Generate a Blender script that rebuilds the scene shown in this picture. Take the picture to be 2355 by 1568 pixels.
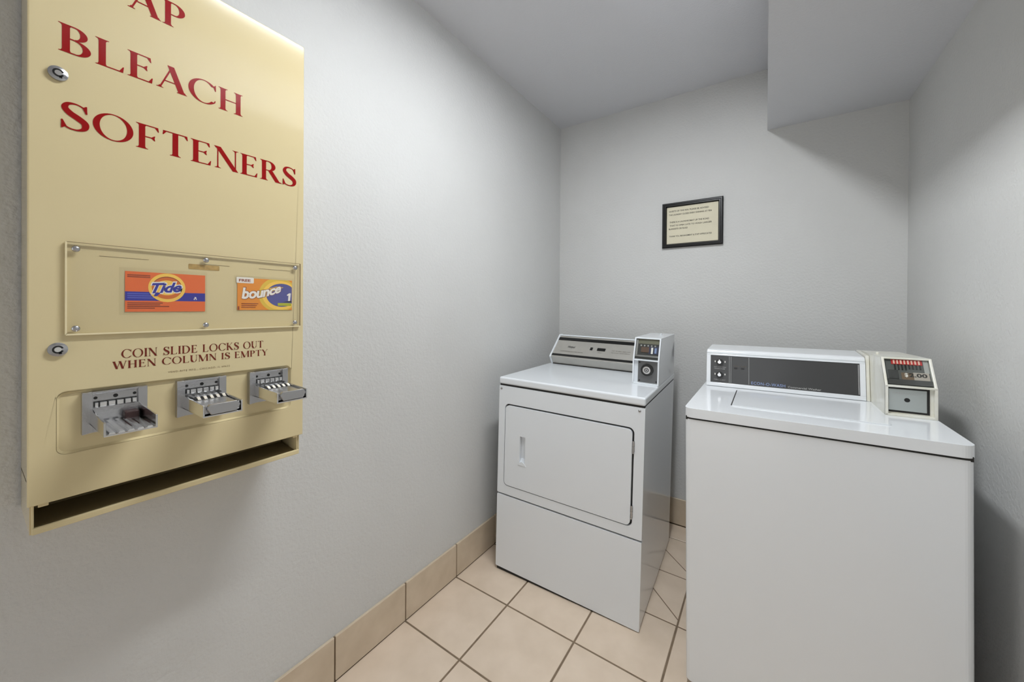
import bpy, bmesh, math, random
from mathutils import Vector, Matrix
from mathutils.geometry import tessellate_polygon

random.seed(7)
S = bpy.context.scene
for o in list(bpy.data.objects):
    bpy.data.objects.remove(o)
COL = S.collection
R = math.radians

# ------------------------------------------------------------------ camera
W_PX, H_PX = 2355.0, 1568.0
F_PX, CX, CY = 868.534, 1150.892, 710.257
cam_d = bpy.data.cameras.new('camera')
cam_d.sensor_fit = 'HORIZONTAL'
cam_d.sensor_width = 36.0
cam_d.lens = 36.0 * F_PX / W_PX
cam_d.shift_x = (W_PX / 2 - CX) / W_PX
cam_d.shift_y = (CY - H_PX / 2) / W_PX
cam_d.clip_start = 0.02
cam = bpy.data.objects.new('camera', cam_d)
COL.objects.link(cam)
_y, _p, _r = R(35.0699), R(-0.2628), R(0.3709)
fw = Vector((-math.sin(_y) * math.cos(_p), math.cos(_y) * math.cos(_p), math.sin(_p)))
rt = Vector((math.cos(_y), math.sin(_y), 0))
up = rt.cross(fw)
rt2 = rt * math.cos(_r) + up * math.sin(_r)
up2 = up * math.cos(_r) - rt * math.sin(_r)
m = Matrix.Identity(4)
for i in range(3):
    m[i][0], m[i][1], m[i][2] = rt2[i], up2[i], -fw[i]
m[0][3], m[1][3], m[2][3] = 1.1656, 0.0, 1.2496
cam.matrix_world = m
S.camera = cam

# ------------------------------------------------------------------ light and exposure
LAMP_POWER = 64.0          # emission of the ceiling fixture's diffuser
world = bpy.data.worlds.new('hallway_fill')  # even fill light added for an unseen hallway, enters by the doorway
S.world = world
world.use_nodes = True
world.node_tree.nodes['Background'].inputs[0].default_value = (0.98, 1.0, 1.02, 1)
world.node_tree.nodes['Background'].inputs[1].default_value = 1.6
S.view_settings.view_transform = 'Standard'
S.view_settings.look = 'None'
S.view_settings.gamma = 1.0
S.view_settings.use_curve_mapping = False
S.view_settings.exposure = 0.14


# ------------------------------------------------------------------ materials
def lin(c):
    return tuple((x / 255 / 12.92) if x / 255 <= .04045 else ((x / 255 + .055) / 1.055) ** 2.4 for x in c)


def mat(name, rgb, rough=.5, metal=0.0, coat=0.0, spec=.5, noise=None, bump=None, srgb=True):
    """noise=(scale, amount): mottled colour; bump=(scale, strength, detail)"""
    mt = bpy.data.materials.new(name)
    mt.use_nodes = True
    nt = mt.node_tree
    b = nt.nodes['Principled BSDF']
    c = lin(rgb) if srgb else rgb
    b.inputs['Base Color'].default_value = (*c, 1)
    b.inputs['Roughness'].default_value = rough
    b.inputs['Metallic'].default_value = metal
    b.inputs['Coat Weight'].default_value = coat
    b.inputs['Coat Roughness'].default_value = .08
    b.inputs['Specular IOR Level'].default_value = spec
    tc = nt.nodes.new('ShaderNodeTexCoord')
    if noise:
        n = nt.nodes.new('ShaderNodeTexNoise')
        n.inputs['Scale'].default_value = noise[0]
        n.inputs['Detail'].default_value = 5
        nt.links.new(tc.outputs['Object'], n.inputs['Vector'])
        r = nt.nodes.new('ShaderNodeValToRGB')
        k = noise[1]
        tint = noise[2] if len(noise) > 2 else (1, 1, 1)
        r.color_ramp.elements[0].position = .3
        r.color_ramp.elements[1].position = .7
        r.color_ramp.elements[0].color = (*[x * (1 - k) * t for x, t in zip(c, tint)], 1)
        r.color_ramp.elements[1].color = (*[min(1, x * (1 + k)) for x in c], 1)
        nt.links.new(n.outputs['Fac'], r.inputs['Fac'])
        nt.links.new(r.outputs['Color'], b.inputs['Base Color'])
    if bump:
        n = nt.nodes.new('ShaderNodeTexNoise')
        n.inputs['Scale'].default_value = bump[0]
        n.inputs['Detail'].default_value = bump[2]
        nt.links.new(tc.outputs['Object'], n.inputs['Vector'])
        bp = nt.nodes.new('ShaderNodeBump')
        bp.inputs['Strength'].default_value = bump[1]
        bp.inputs['Distance'].default_value = bump[3] if len(bump) > 3 else .002
        nt.links.new(n.outputs['Fac'], bp.inputs['Height'])
        nt.links.new(bp.outputs['Normal'], b.inputs['Normal'])
    return mt


def clear_mat(name, tint=(1, 1, 1), gloss=.025, rough=.02):
    mt = bpy.data.materials.new(name)
    mt.use_nodes = True
    nt = mt.node_tree
    nt.nodes.clear()
    out = nt.nodes.new('ShaderNodeOutputMaterial')
    tr = nt.nodes.new('ShaderNodeBsdfTransparent')
    tr.inputs[0].default_value = (*tint, 1)
    gl = nt.nodes.new('ShaderNodeBsdfGlossy')
    gl.inputs['Roughness'].default_value = rough
    lw = nt.nodes.new('ShaderNodeLayerWeight')
    lw.inputs['Blend'].default_value = .5
    pw = nt.nodes.new('ShaderNodeMath')
    pw.operation = 'POWER'
    pw.inputs[1].default_value = 5
    fr = nt.nodes.new('ShaderNodeMath')
    fr.operation = 'MULTIPLY_ADD'
    fr.inputs[1].default_value = .9
    fr.inputs[2].default_value = gloss
    nt.links.new(lw.outputs['Facing'], pw.inputs[0])
    nt.links.new(pw.outputs[0], fr.inputs[0])
    mx = nt.nodes.new('ShaderNodeMixShader')
    nt.links.new(fr.outputs[0], mx.inputs[0])
    nt.links.new(tr.outputs[0], mx.inputs[1])
    nt.links.new(gl.outputs[0], mx.inputs[2])
    nt.links.new(mx.outputs[0], out.inputs[0])
    return mt


def lamp_mat(name, rgb, power):
    mt = bpy.data.materials.new(name)
    mt.use_nodes = True
    b = mt.node_tree.nodes['Principled BSDF']
    b.inputs['Base Color'].default_value = (.9, .9, .9, 1)
    b.inputs['Emission Color'].default_value = (*rgb, 1)
    b.inputs['Emission Strength'].default_value = power
    return mt


M = {}
M['wall'] = mat('wall_paint', (207, 207, 205), .6, noise=(3, .02), bump=(95, .55, 3, .0035))
M['ceiling'] = mat('ceiling_paint', (212, 213, 217), .8, bump=(120, .45, 4, .003))
M['grout'] = mat('grout', (128, 110, 90), .9, noise=(40, .15))
M['tile'] = mat('floor_tile', (224, 206, 186), .34, noise=(9, .06, (1, .985, .955)), bump=(60, .08, 4))
M['base_tile'] = mat('base_tile', (206, 190, 168), .4, noise=(11, .08, (1, .98, .94)), bump=(60, .08, 4))
M['enamel'] = mat('white_enamel', (228, 232, 236), .14, coat=.2)
M['enamel2'] = mat('white_enamel_washer', (231, 234, 237), .13, coat=.2)
M['ivory'] = mat('aged_white_enamel', (228, 227, 219), .3, coat=.3, noise=(25, .05, (1, .98, .9)))
M['seam'] = mat('dark_seam', (40, 38, 36), .8)
M['rubber'] = mat('black_rubber', (24, 23, 22), .7)
M['black'] = mat('black_plastic', (18, 18, 17), .3)
M['panel_dark'] = mat('dark_console_panel', (62, 62, 62), .25, noise=(6, .06))
M['alu'] = mat('brushed_aluminium', (190, 187, 180), .38, metal=.55, noise=(20, .04))
M['chrome'] = mat('chrome', (225, 225, 225), .1, metal=1.0)
M['zinc'] = mat('zinc_casting', (184, 184, 186), .22, metal=.9, bump=(200, .1, 2))
M['zinc_light'] = mat('polished_zinc', (232, 232, 232), .16, metal=.9)
M['steel_plate'] = mat('steel_plate', (178, 184, 182), .35, metal=.5)
M['cream'] = mat('cream_enamel', (216, 200, 157), .10, spec=.35, coat=0, noise=(2.5, .012))
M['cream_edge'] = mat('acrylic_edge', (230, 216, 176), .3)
M['acrylic'] = clear_mat('clear_acrylic', (1, .997, .985))
M['glass'] = clear_mat('clear_glass', (.97, .98, .97))
M['red'] = mat('red_paint', (150, 16, 18), .14, spec=.4)
M['maroon'] = mat('maroon_paint', (112, 40, 28), .6, spec=.2)
M['plunger'] = mat('dark_maroon_plastic', (58, 36, 34), .4)
M['chute'] = mat('shaded_chute_liner', (126, 110, 74), .6)
M['brown_print'] = mat('brown_print', (120, 96, 64), .5)
M['stain'] = mat('tape_stain', (178, 146, 84), .6, noise=(120, .2))
M['frame'] = mat('black_frame', (15, 15, 16), .3)
M['paper'] = mat('cream_paper', (238, 227, 206), .7, noise=(14, .03))
M['ink'] = mat('grey_ink', (88, 78, 64), .7)


def flat(n, c, rough=.35):
    return mat('print_' + n, c, rough)


P_ORANGE = flat('orange', (232, 110, 50))
P_BLUE = flat('blue', (44, 46, 158))
P_LBLUE = flat('light_blue', (92, 104, 200))
P_YEL = flat('yellow', (250, 206, 92))
P_WHITE = flat('white', (240, 236, 230))
P_DKOR = flat('rust', (150, 66, 34))
P_AMBER = flat('amber', (232, 146, 46))
P_GOLD = flat('gold', (226, 190, 70))
P_PURP = flat('violet_blue', (84, 86, 150))
P_LIME = flat('lime', (176, 180, 40))
P_RED = flat('bright_red', (190, 30, 30))
P_PINK = flat('pale_pink', (235, 190, 175))
P_GREY = flat('print_grey', (170, 170, 168))
P_TXTBLUE = flat('pale_blue', (130, 148, 190))


# ------------------------------------------------------------------ mesh helpers
class MB:
    def __init__(s):
        s.v, s.f = [], []

    def add(s, vs, fs):
        n = len(s.v)
        s.v += [tuple(p) for p in vs]
        s.f += [tuple(i + n for i in f) for f in fs]
        return s

    def box(s, x0, x1, y0, y1, z0, z1):
        v = [(x0, y0, z0), (x1, y0, z0), (x1, y1, z0), (x0, y1, z0), (x0, y0, z1), (x1, y0, z1), (x1, y1, z1), (x0, y1, z1)]
        return s.add(v, [(0, 3, 2, 1), (4, 5, 6, 7), (0, 1, 5, 4), (1, 2, 6, 5), (2, 3, 7, 6), (3, 0, 4, 7)])

    def prism(s, poly, a, b, fn, holes=()):
        """poly: 2D loop (u,v), extruded w from a to b; fn(u,v,w)->xyz; holes cut through"""
        loops = [list(poly)] + [list(h) for h in holes]
        tris = tessellate_polygon([[Vector((p[0], p[1], 0)) for p in l] for l in loops])
        pts = [p for l in loops for p in l]
        n = len(pts)
        vs = [fn(p[0], p[1], a) for p in pts] + [fn(p[0], p[1], b) for p in pts]
        fs = [tuple(t) for t in tris] + [tuple(i + n for i in reversed(t)) for t in tris]
        k = 0
        for l in loops:
            c = len(l)
            for i in range(c):
                j = (i + 1) % c
                fs.append((k + i, k + j, k + j + n, k + i + n))
            k += c
        return s.add(vs, fs)

    def cyl(s, c, r, h, axis='z', n=20, r2=None):
        r2 = r if r2 is None else r2
        vs = []
        for rr, w in ((r, 0), (r2, h)):
            for i in range(n):
                a = 2 * math.pi * i / n
                u, v = rr * math.cos(a), rr * math.sin(a)
                p = {'z': (u, v, w), 'x': (w, u, v), 'y': (u, w, v)}[axis]
                vs.append((c[0] + p[0], c[1] + p[1], c[2] + p[2]))
        fs = [tuple(range(n)), tuple(range(n, 2 * n))] + [(i, (i + 1) % n, (i + 1) % n + n, i + n) for i in range(n)]
        return s.add(vs, fs)

    def dome(s, c, r, h, axis='x', n=16, k=4):
        vs, fs = [], []
        for j in range(k + 1):
            t = j / k * math.pi / 2
            rr, w = r * math.cos(t), h * math.sin(t)
            for i in range(n):
                a = 2 * math.pi * i / n
                u, v = rr * math.cos(a), rr * math.sin(a)
                p = {'z': (u, v, w), 'x': (w, u, v), 'y': (u, -w, v)}[axis]
                vs.append((c[0] + p[0], c[1] + p[1], c[2] + p[2]))
        for j in range(k):
            for i in range(n):
                fs.append((j * n + i, j * n + (i + 1) % n, (j + 1) * n + (i + 1) % n, (j + 1) * n + i))
        fs.append(tuple(range(n)))
        return s.add(vs, fs)

    def flat(s, polys, fn):
        for p in polys:
            n = len(p)
            if n > 4:
                t = tessellate_polygon([[Vector((q[0], q[1], 0)) for q in p]])
            else:
                t = [tuple(range(n))]
            s.add([fn(*q) for q in p], t)
        return s

    def build(s, name, material, parent=None, origin=(0, 0, 0), bevel=0, seg=2, label=None, smooth=False):
        me = bpy.data.meshes.new(name)
        me.from_pydata([(p[0] - origin[0], p[1] - origin[1], p[2] - origin[2]) for p in s.v], [], s.f)
        bm = bmesh.new()
        bm.from_mesh(me)
        bmesh.ops.recalc_face_normals(bm, faces=bm.faces)
        bm.to_mesh(me)
        bm.free()
        me.materials.append(material)
        if smooth:
            for p in me.polygons:
                p.use_smooth = True
            me.set_sharp_from_angle(angle=R(40))
        o = bpy.data.objects.new(name, me)
        COL.objects.link(o)
        o.parent = parent
        if bevel:
            md = o.modifiers.new('bevel', 'BEVEL')
            md.width = bevel
            md.segments = seg
            md.limit_method = 'ANGLE'
            md.angle_limit = R(40)
        if label:
            o['label'] = label
        return o


def rrect(x0, x1, y0, y1, r, n=6):
    p = []
    for cx, cy, a0 in ((x1 - r, y1 - r, 0), (x0 + r, y1 - r, 90), (x0 + r, y0 + r, 180), (x1 - r, y0 + r, 270)):
        for i in range(n + 1):
            a = R(a0 + 90 * i / n)
            p.append((cx + r * math.cos(a), cy + r * math.sin(a)))
    return p


def rect(x0, x1, y0, y1):
    return [(x0, y0), (x1, y0), (x1, y1), (x0, y1)]


def ellipse(cx, cy, a, b, n=32, a0=0, a1=360):
    return [(cx + a * math.cos(R(a0 + (a1 - a0) * i / n)), cy + b * math.sin(R(a0 + (a1 - a0) * i / n))) for i in range(n)]


XZ = lambda u, v, w: (u, w, v)      # loops drawn on a front face, depth along y
YZ = lambda u, v, w: (w, u, v)      # loops drawn on a face looking along x
XY = lambda u, v, w: (u, v, w)


def empty(name, loc, rot=(0, 0, 0), label=None, cat=None, group=None):
    o = bpy.data.objects.new(name, None)
    COL.objects.link(o)
    o.location = loc
    o.rotation_euler = rot
    o.empty_display_size = .1
    if label:
        o['label'] = label
    if cat:
        o['category'] = cat
    if group:
        o['group'] = group
    return o


def structure(o):
    o['kind'] = 'structure'
    return o


def text_polys(body, width=None, height=1.0, bold=0.0, shear=0.0, spacing=1.0):
    """text from the built-in font -> list of 2D triangles, lower-left at (0,0), fitted to width x cap height"""
    cu = bpy.data.curves.new('t', 'FONT')
    cu.body = body
    cu.size = 1
    cu.shear = shear
    cu.offset = bold
    cu.space_character = spacing
    cu.resolution_u = 3
    ob = bpy.data.objects.new('t', cu)
    COL.objects.link(ob)
    dg = bpy.context.evaluated_depsgraph_get()
    me = ob.evaluated_get(dg).to_mesh()
    vs = [(v.co.x, v.co.y) for v in me.vertices]
    fs = [tuple(p.vertices) for p in me.polygons]
    ob.evaluated_get(dg).to_mesh_clear()
    bpy.data.objects.remove(ob)
    bpy.data.curves.remove(cu)
    x0, x1 = min(v[0] for v in vs), max(v[0] for v in vs)
    sy = height / .73
    sx = (width / (x1 - x0)) if width else sy
    return [((x - x0) * sx, y * sy) for x, y in vs], fs


def put_text(mb, body, fn, width=None, height=.01, **k):
    vs, fs = text_polys(body, width, height, **k)
    mb.add([fn(*v) for v in vs], fs)
    return mb


# ------------------------------------------------------------------ serif capitals, drawn stroke by stroke
SW, TW = .165, .042


def serif_feet(x, w, y, d, l=.075, h=.028):
    """a bracketed serif at the end of a stem; d=+1 bottom, -1 top"""
    return [(x - l, y), (x + w + l, y), (x + w + l, y + d * h * .6), (x + w + .02, y + d * h * 1.4), (x + w, y + d * h * 3.2),
            (x, y + d * h * 3.2), (x - .02, y + d * h * 1.4), (x - l, y + d * h * .6)]


def stem(x, w=SW, y0=0., y1=1., b=True, t=True, l=.075):
    g = [[(x, y0), (x + w, y0), (x + w, y1), (x, y1)]]
    if b:
        g.append(serif_feet(x, w, y0, 1, l))
    if t:
        g.append(serif_feet(x, w, y1, -1, l))
    return g


def bar(p, q, w):
    """horizontal-width stroke from p (bottom) to q (top)"""
    return [(p[0] - w / 2, p[1]), (p[0] + w / 2, p[1]), (q[0] + w / 2, q[1]), (q[0] - w / 2, q[1])]


def arc(cx, cy, a, b, ia, ib, t0, t1, icx=None, n=22):
    icx = cx if icx is None else icx
    g = []
    for i in range(n):
        u, v = R(t0 + (t1 - t0) * i / n), R(t0 + (t1 - t0) * (i + 1) / n)
        g.append([(cx + a * math.cos(u), cy + b * math.sin(u)), (cx + a * math.cos(v), cy + b * math.sin(v)),
                  (icx + ia * math.cos(v), cy + ib * math.sin(v)), (icx + ia * math.cos(u), cy + ib * math.sin(u))])
    return g


def arm(x0, x1, y, d, h=.16):
    """thin arm ending in a beak; d=-1 beak points down, +1 up, 0 both"""
    g = [[(x0, y - TW / 2), (x1, y - TW / 2), (x1, y + TW / 2), (x0, y + TW / 2)]]
    if d <= 0:
        g.append([(x1 - .1, y), (x1, y + TW / 2), (x1 + .02, y - h), (x1 - .005, y - h)])
    if d >= 0:
        g.append([(x1 - .1, y), (x1 - .005, y + h), (x1 + .02, y + h), (x1, y - TW / 2)])
    return g


def ribbon(pts):
    """pts: (x, y, width) centre line"""
    g, L, Rr = [], [], []
    for i, (x, y, w) in enumerate(pts):
        a = pts[max(0, i - 1)]
        b = pts[min(len(pts) - 1, i + 1)]
        dx, dy = b[0] - a[0], b[1] - a[1]
        k = math.hypot(dx, dy) or 1
        L.append((x - dy / k * w / 2, y + dx / k * w / 2))
        Rr.append((x + dy / k * w / 2, y - dx / k * w / 2))
    for i in range(len(pts) - 1):
        g.append([L[i], L[i + 1], Rr[i + 1], Rr[i]])
    return g


def catmull(cp, n=8):
    out = []
    for i in range(len(cp) - 1):
        p0, p1, p2, p3 = cp[max(0, i - 1)], cp[i], cp[i + 1], cp[min(len(cp) - 1, i + 2)]
        for j in range(n):
            t = j / n
            out.append(tuple(.5 * (2 * b + (c - a) * t + (2 * a - 5 * b + 4 * c - d) * t * t + (3 * b - a - 3 * c + d) * t ** 3)
                             for a, b, c, d in zip(p0, p1, p2, p3)))
    out.append(cp[-1])
    return out


def glyph(ch):
    h = TW / 2
    if ch == 'I':
        return stem(.09), .345
    if ch == 'L':
        return stem(.09) + arm(.2, .66, h, 1, .2), .72
    if ch == 'E':
        return stem(.09) + arm(.2, .6, 1 - h, -1) + arm(.2, .5, .53, 0, .1) + arm(.2, .64, h, 1, .19), .72
    if ch == 'F':
        return stem(.09) + arm(.2, .6, 1 - h, -1) + arm(.2, .5, .51, 0, .1), .66
    if ch == 'T':
        g = stem(.31, t=False) + arm(.1, .74, 1 - h, -1)
        g.append([(.15, 1 - h), (.05, 1), (.03, .82), (.055, .82)])
        g.append([(.04, 1 - TW), (.5, 1 - TW), (.5, 1), (.04, 1)])
        return g, .8
    if ch == 'H':
        return stem(.09) + stem(.62) + [[(.2, .49), (.65, .49), (.65, .49 + TW), (.2, .49 + TW)]], .88
    if ch == 'N':
        return stem(.11, TW, t=False, l=.085) + stem(.72, TW, b=False, l=.085) + [bar((.745, -.01), (.13, 1), .2)] + [serif_feet(.06, .1, 1, -1, .05)], .87
    if ch == 'A':
        return [bar((.1, 0), (.43, .97), TW * 1.2), bar((.72, 0), (.4, 1.01), .19), rect(.2, .62, .32, .32 + TW),
                serif_feet(.08, .04, 0, 1, .075), serif_feet(.63, .18, 0, 1, .06)], .86
    if ch == 'M':
        return stem(.1, TW * 1.2, t=False, l=.08) + stem(.88, SW) + [bar((.5, 0), (.15, 1), .19), bar((.5, 0), (.93, 1), TW * 1.3)] + [serif_feet(.05, .1, 1, -1, .05)], 1.12
    if ch == 'W':
        return [bar((.33, 0), (.08, 1), .18), bar((.33, 0), (.58, 1), TW * 1.2), bar((.83, 0), (.58, 1), .18), bar((.83, 0), (1.08, 1), TW * 1.2),
                serif_feet(.0, .17, 1, -1, .05), serif_feet(1.06, .04, 1, -1, .08), serif_feet(.49, .17, 1, -1, .04)], 1.16
    if ch == 'Y':
        return stem(.32, t=False, y1=.5) + [bar((.41, .45), (.1, 1), .18), bar((.4, .45), (.72, 1), TW * 1.2), serif_feet(.02, .17, 1, -1, .05), serif_feet(.7, .04, 1, -1, .08)], .8
    if ch == 'K':
        return stem(.09) + [bar((.22, .44), (.66, 1), TW * 1.3), bar((.72, 0), (.33, .58), .2), serif_feet(.64, .04, 1, -1, .09), serif_feet(.63, .18, 0, 1, .05)], .86
    if ch == 'O':
        return arc(.5, .5, .48, .52, .325, .485, 0, 360, n=40), 1.0
    if ch == 'C':
        g = arc(.5, .5, .48, .52, .315, .485, 42, 318, n=32)
        g.append([(.8, .87), (.88, .97), (.885, .68), (.855, .68)])
        g.append([(.8, .13), (.86, .15), (.875, .24), (.85, .26)])
        return g, .92
    if ch == 'D':
        return stem(.09) + arc(.36, .5, .52, .5, .345, .5 - TW, -90, 90) + [rect(.2, .37, 1 - TW, 1), rect(.2, .37, 0, TW)], .93
    if ch == 'P':
        return stem(.09) + arc(.36, .735, .3, .265, .135, .265 - TW, -90, 90) + [rect(.2, .37, 1 - TW, 1), rect(.2, .37, .47, .47 + TW)], .7
    if ch == 'B':
        return stem(.09) + arc(.36, .76, .27, .24, .11, .24 - TW, -90, 90) + arc(.37, .265, .33, .265, .155, .265 - TW, -90, 90) + \
            [rect(.2, .38, 1 - TW, 1), rect(.2, .38, .5, .5 + TW), rect(.2, .38, 0, TW)], .75
    if ch == 'R':
        return stem(.09) + arc(.36, .75, .28, .25, .115, .25 - TW, -90, 90) + [rect(.2, .37, 1 - TW, 1), rect(.2, .37, .5, .5 + TW)] + \
            [bar((.74, 0), (.42, .53), .2), [(.65, 0), (.9, 0), (.9, .03), (.8, .06)]], .86
    if ch == 'U':
        return stem(.09, y0=.3, b=False) + stem(.68, TW, y0=.3, b=False, l=.085) + arc(.405, .31, .315, .33, .15, .285, 180, 360, icx=.47), .84
    if ch == 'S':
        cp = [(.59, .72, .05), (.56, .88, .05), (.38, .975, .05), (.2, .93, .1), (.135, .77, .15), (.24, .6, .19), (.42, .47, .2),
              (.56, .33, .18), (.55, .14, .13), (.4, .03, .06), (.21, .045, .05), (.1, .16, .05), (.075, .29, .045)]
        g = ribbon(catmull(cp))
        g.append([(.5, .91), (.58, .99), (.605, .99), (.61, .7), (.58, .7)])
        g.append([(.06, .31), (.09, .31), (.17, .1), (.08, .0), (.055, .0)])
        return g, .68
    if ch == ' ':
        return [], .42
    return [], .3


def serif_line(mb, body, fn, width, height, track=.03):
    x, items = 0, []
    for ch in body:
        g, w = glyph(ch)
        items.append((x, g))
        x += w + track
    k = width / (x - track)
    for x0, g in items:
        for i_, p in enumerate(g):
            d = i_ * 6e-6
            mb.flat([[((q[0] + x0) * k, q[1] * height) for q in p]], lambda u, v: (fn(u, v)[0] + d, *fn(u, v)[1:]))
    return mb


# ================================================================== THE ROOM
XL, XR, YB, ZC, ZS, YF = -.004, 1.6732, 2.3788, 2.4827, 2.168, -1.5
XSOF = 1.1656

wl = structure(MB().box(XL - .12, XL, YF, YB + .12, -.05, ZC + .1).build('wall_left', M['wall'], label='light grey textured wall behind the soap vending machine'))
wb = structure(MB().box(XL, XR, YB, YB + .12, -.05, ZC + .1).build('wall_back', M['wall'], label='light grey textured end wall carrying the framed notice'))
wr = structure(MB().box(XR, XR + .12, YF, YB + .12, -.05, ZC + .1).build('wall_right', M['wall'], label='light grey textured wall right of the washer'))
wf = structure(MB().prism(rect(XL, XR, -.05, ZC + .1), YF - .12, YF, XZ, holes=[rect(.35, 1.3, -.02, 2.1)]).build('wall_front', M['wall'], label='light grey wall with the doorway behind the viewer'))
ce = structure(MB().box(XL, XR, YF, YB, ZC, ZC + .1).build('ceiling', M['ceiling'], label='grey painted textured ceiling'))
MB().box(XSOF, XR, YF, YB, ZS, ZC).build('soffit', M['ceiling'], ce, label='boxed soffit dropping below the ceiling along the right wall')

# floor: grout bed and single tiles
fl = structure(MB().box(XL, XR, YF - 1.0, YB, -.05, -.0016).build('floor', M['grout'], label='beige ceramic tile floor with dark grout'))
T = .3016
X0, Y0 = -.0145, 1.3139
G = .0058
tile_src = {}


def tile_mesh(w, d, key):
    if key in tile_src:
        return tile_src[key]
    b = .002
    mb = MB()
    lo, hi = -.006, 0.0
    x, y = w / 2, d / 2
    vs = [(-x, -y, lo), (x, -y, lo), (x, y, lo), (-x, y, lo), (-x, -y, hi - b), (x, -y, hi - b), (x, y, hi - b), (-x, y, hi - b),
          (-x + b, -y + b, hi), (x - b, -y + b, hi), (x - b, y - b, hi), (-x + b, y - b, hi)]
    fs = [(8, 9, 10, 11)]
    for a in (0, 4):
        for i in range(4):
            j = (i + 1) % 4
            fs.append((a + i, a + j, a + j + 4, a + i + 4))
    me = bpy.data.meshes.new('tile')
    me.from_pydata(vs, [], fs)
    me.materials.append(M['tile'])
    tile_src[key] = me
    return me


def clip_tile(poly, name='tile'):
    cx = sum(p[0] for p in poly) / len(poly)
    cy = sum(p[1] for p in poly) / len(poly)
    o = MB().prism([(p[0] - cx, p[1] - cy) for p in poly], -.006, 0, XY).build(name, M['tile'], fl, bevel=.0012, seg=1)
    o.location = (cx, cy, 0)


for i in range(0, 6):
    for j in range(-10, 5):
        x0, x1 = X0 + i * T + G / 2, X0 + (i + 1) * T - G / 2
        y0, y1 = Y0 + (j - 1) * T + G / 2, Y0 + j * T - G / 2
        x0, x1, y0, y1 = max(x0, XL + .006), min(x1, XR - .012), max(y0, YF - .9), min(y1, YB - .012)
        if x1 - x0 < .02 or y1 - y0 < .02:
            continue
        if i == 2 and j in (2, 3):                 # tiles between the machines, cut on the diagonal
            s_ = 2.538 if j == 2 else 2.845
            g2 = .0032
            lo_p, hi_p = [], []
            a = [(x0, s_ - x0 - g2) if s_ - x0 - g2 < y1 else (s_ - g2 - y1, y1), (x1, s_ - g2 - x1) if s_ - g2 - x1 > y0 else (s_ - g2 - y0, y0)]
            lo_p = [(x0, y0)] + ([(x1, y0)] if a[1][0] == x1 else []) + [a[1], a[0]] + ([(x0, y1)] if a[0][0] != x0 else [])
            s2 = s_ + g2
            b_ = [(x0, s2 - x0) if s2 - x0 < y1 else (s2 - y1, y1), (x1, s2 - x1) if s2 - x1 > y0 else (s2 - y0, y0)]
            hi_p = [(x1, y1)] + ([(x0, y1)] if b_[0][0] == x0 else []) + [b_[0], b_[1]] + ([(x1, y0)] if b_[1][0] != x1 else [])
            clip_tile(lo_p)
            clip_tile(hi_p)
            continue
        o = bpy.data.objects.new('tile', tile_mesh(x1 - x0, y1 - y0, (round(x1 - x0, 4), round(y1 - y0, 4))))
        COL.objects.link(o)
        o.parent = fl
        o.location = ((x0 + x1) / 2, (y0 + y1) / 2, random.uniform(-.0004, .0004))

# tile skirting
ZBB = .151


def skirting(name, label, fixed, lo, hi, axis, phase):
    """axis 'y': runs along y at x=fixed (normal +/-x given by sign), axis 'x': runs along x at y=fixed"""
    f, sgn = fixed
    if axis == 'y':
        base = MB().box(min(f, f + sgn * .004), max(f, f + sgn * .004), lo, hi, -.003, ZBB - .003)
    else:
        base = MB().box(lo, hi, min(f, f + sgn * .004), max(f, f + sgn * .004), -.003, ZBB - .003)
    b = structure(base.build(name, M['grout'], label=label))
    k0 = math.floor((lo - phase) / T)
    k = k0
    while phase + k * T < hi:
        a, c = max(lo, phase + k * T + .0028), min(hi, phase + (k + 1) * T - .0028)
        if c - a > .015:
            th = .0095 + random.uniform(0, .0008)
            p = (min(f, f + sgn * th), max(f, f + sgn * th))
            mb = MB()
            if axis == 'y':
                mb.box(p[0] + (.0 if sgn > 0 else 0), p[1], a, c, .004, ZBB)
            else:
                mb.box(a, c, p[0], p[1], .004, ZBB)
            mb.build('tile', M['base_tile'], b, bevel=.0015, seg=1)
        k += 1


skirting('baseboard_left', 'beige tile skirting along the left wall', (XL, 1), YF, YB - .012, 'y', Y0)
skirting('baseboard_back', 'beige tile skirting along the end wall', (YB, -1), XL + .012, XR - .012, 'x', X0)
skirting('baseboard_right', 'beige tile skirting along the right wall', (XR, -1), YF, YB - .012, 'y', Y0)

# ------------------------------------------------------------------ ceiling fixture (just above the picture's top edge)
lx0, lx1, ly0, ly1 = .81, .93, .50, 1.38
lamp = empty('ceiling_lamp', ((lx0 + lx1) / 2, (ly0 + ly1) / 2, ZC), label='long white box-shaped fluorescent lamp on the ceiling', cat='lamp')
lo = lamp.location
hb = MB().box(lx0 - .004, lx0, ly0, ly1, ZC - .035, ZC)
hb.box(lx1, lx1 + .004, ly0, ly1, ZC - .035, ZC)
hb.box(lx0, lx1, ly0, ly1, ZC - .012, ZC)
hb.build('housing', M['enamel'], lamp, lo)
MB().box(lx0, lx1, ly0 + .012, ly1 - .012, ZC - .034, ZC - .030).build('diffuser', lamp_mat('lit_diffuser', (.965, 1.0, 1.03), LAMP_POWER), lamp, lo)
for a in (ly0, ly1 - .012):
    MB().box(lx0 - .005, lx1 + .005, a, a + .012, ZC - .036, ZC).build('end_cap', M['enamel'], lamp, lo)

# ================================================================== SOAP VENDING MACHINE
VX, VY0, VY1, VZ0, VZ1 = .1677, .0612, .5165, .911, 1.929
vroot = empty('vending_machine', (.084, (VY0 + VY1) / 2, .8606), label='cream wall-mounted soap vending machine with red lettering and coin slides', cat='vending machine')
VO = vroot.location


def vb(mb, name, material, parent=vroot, **k):
    return mb.build(name, material, parent, VO, **k)


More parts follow.
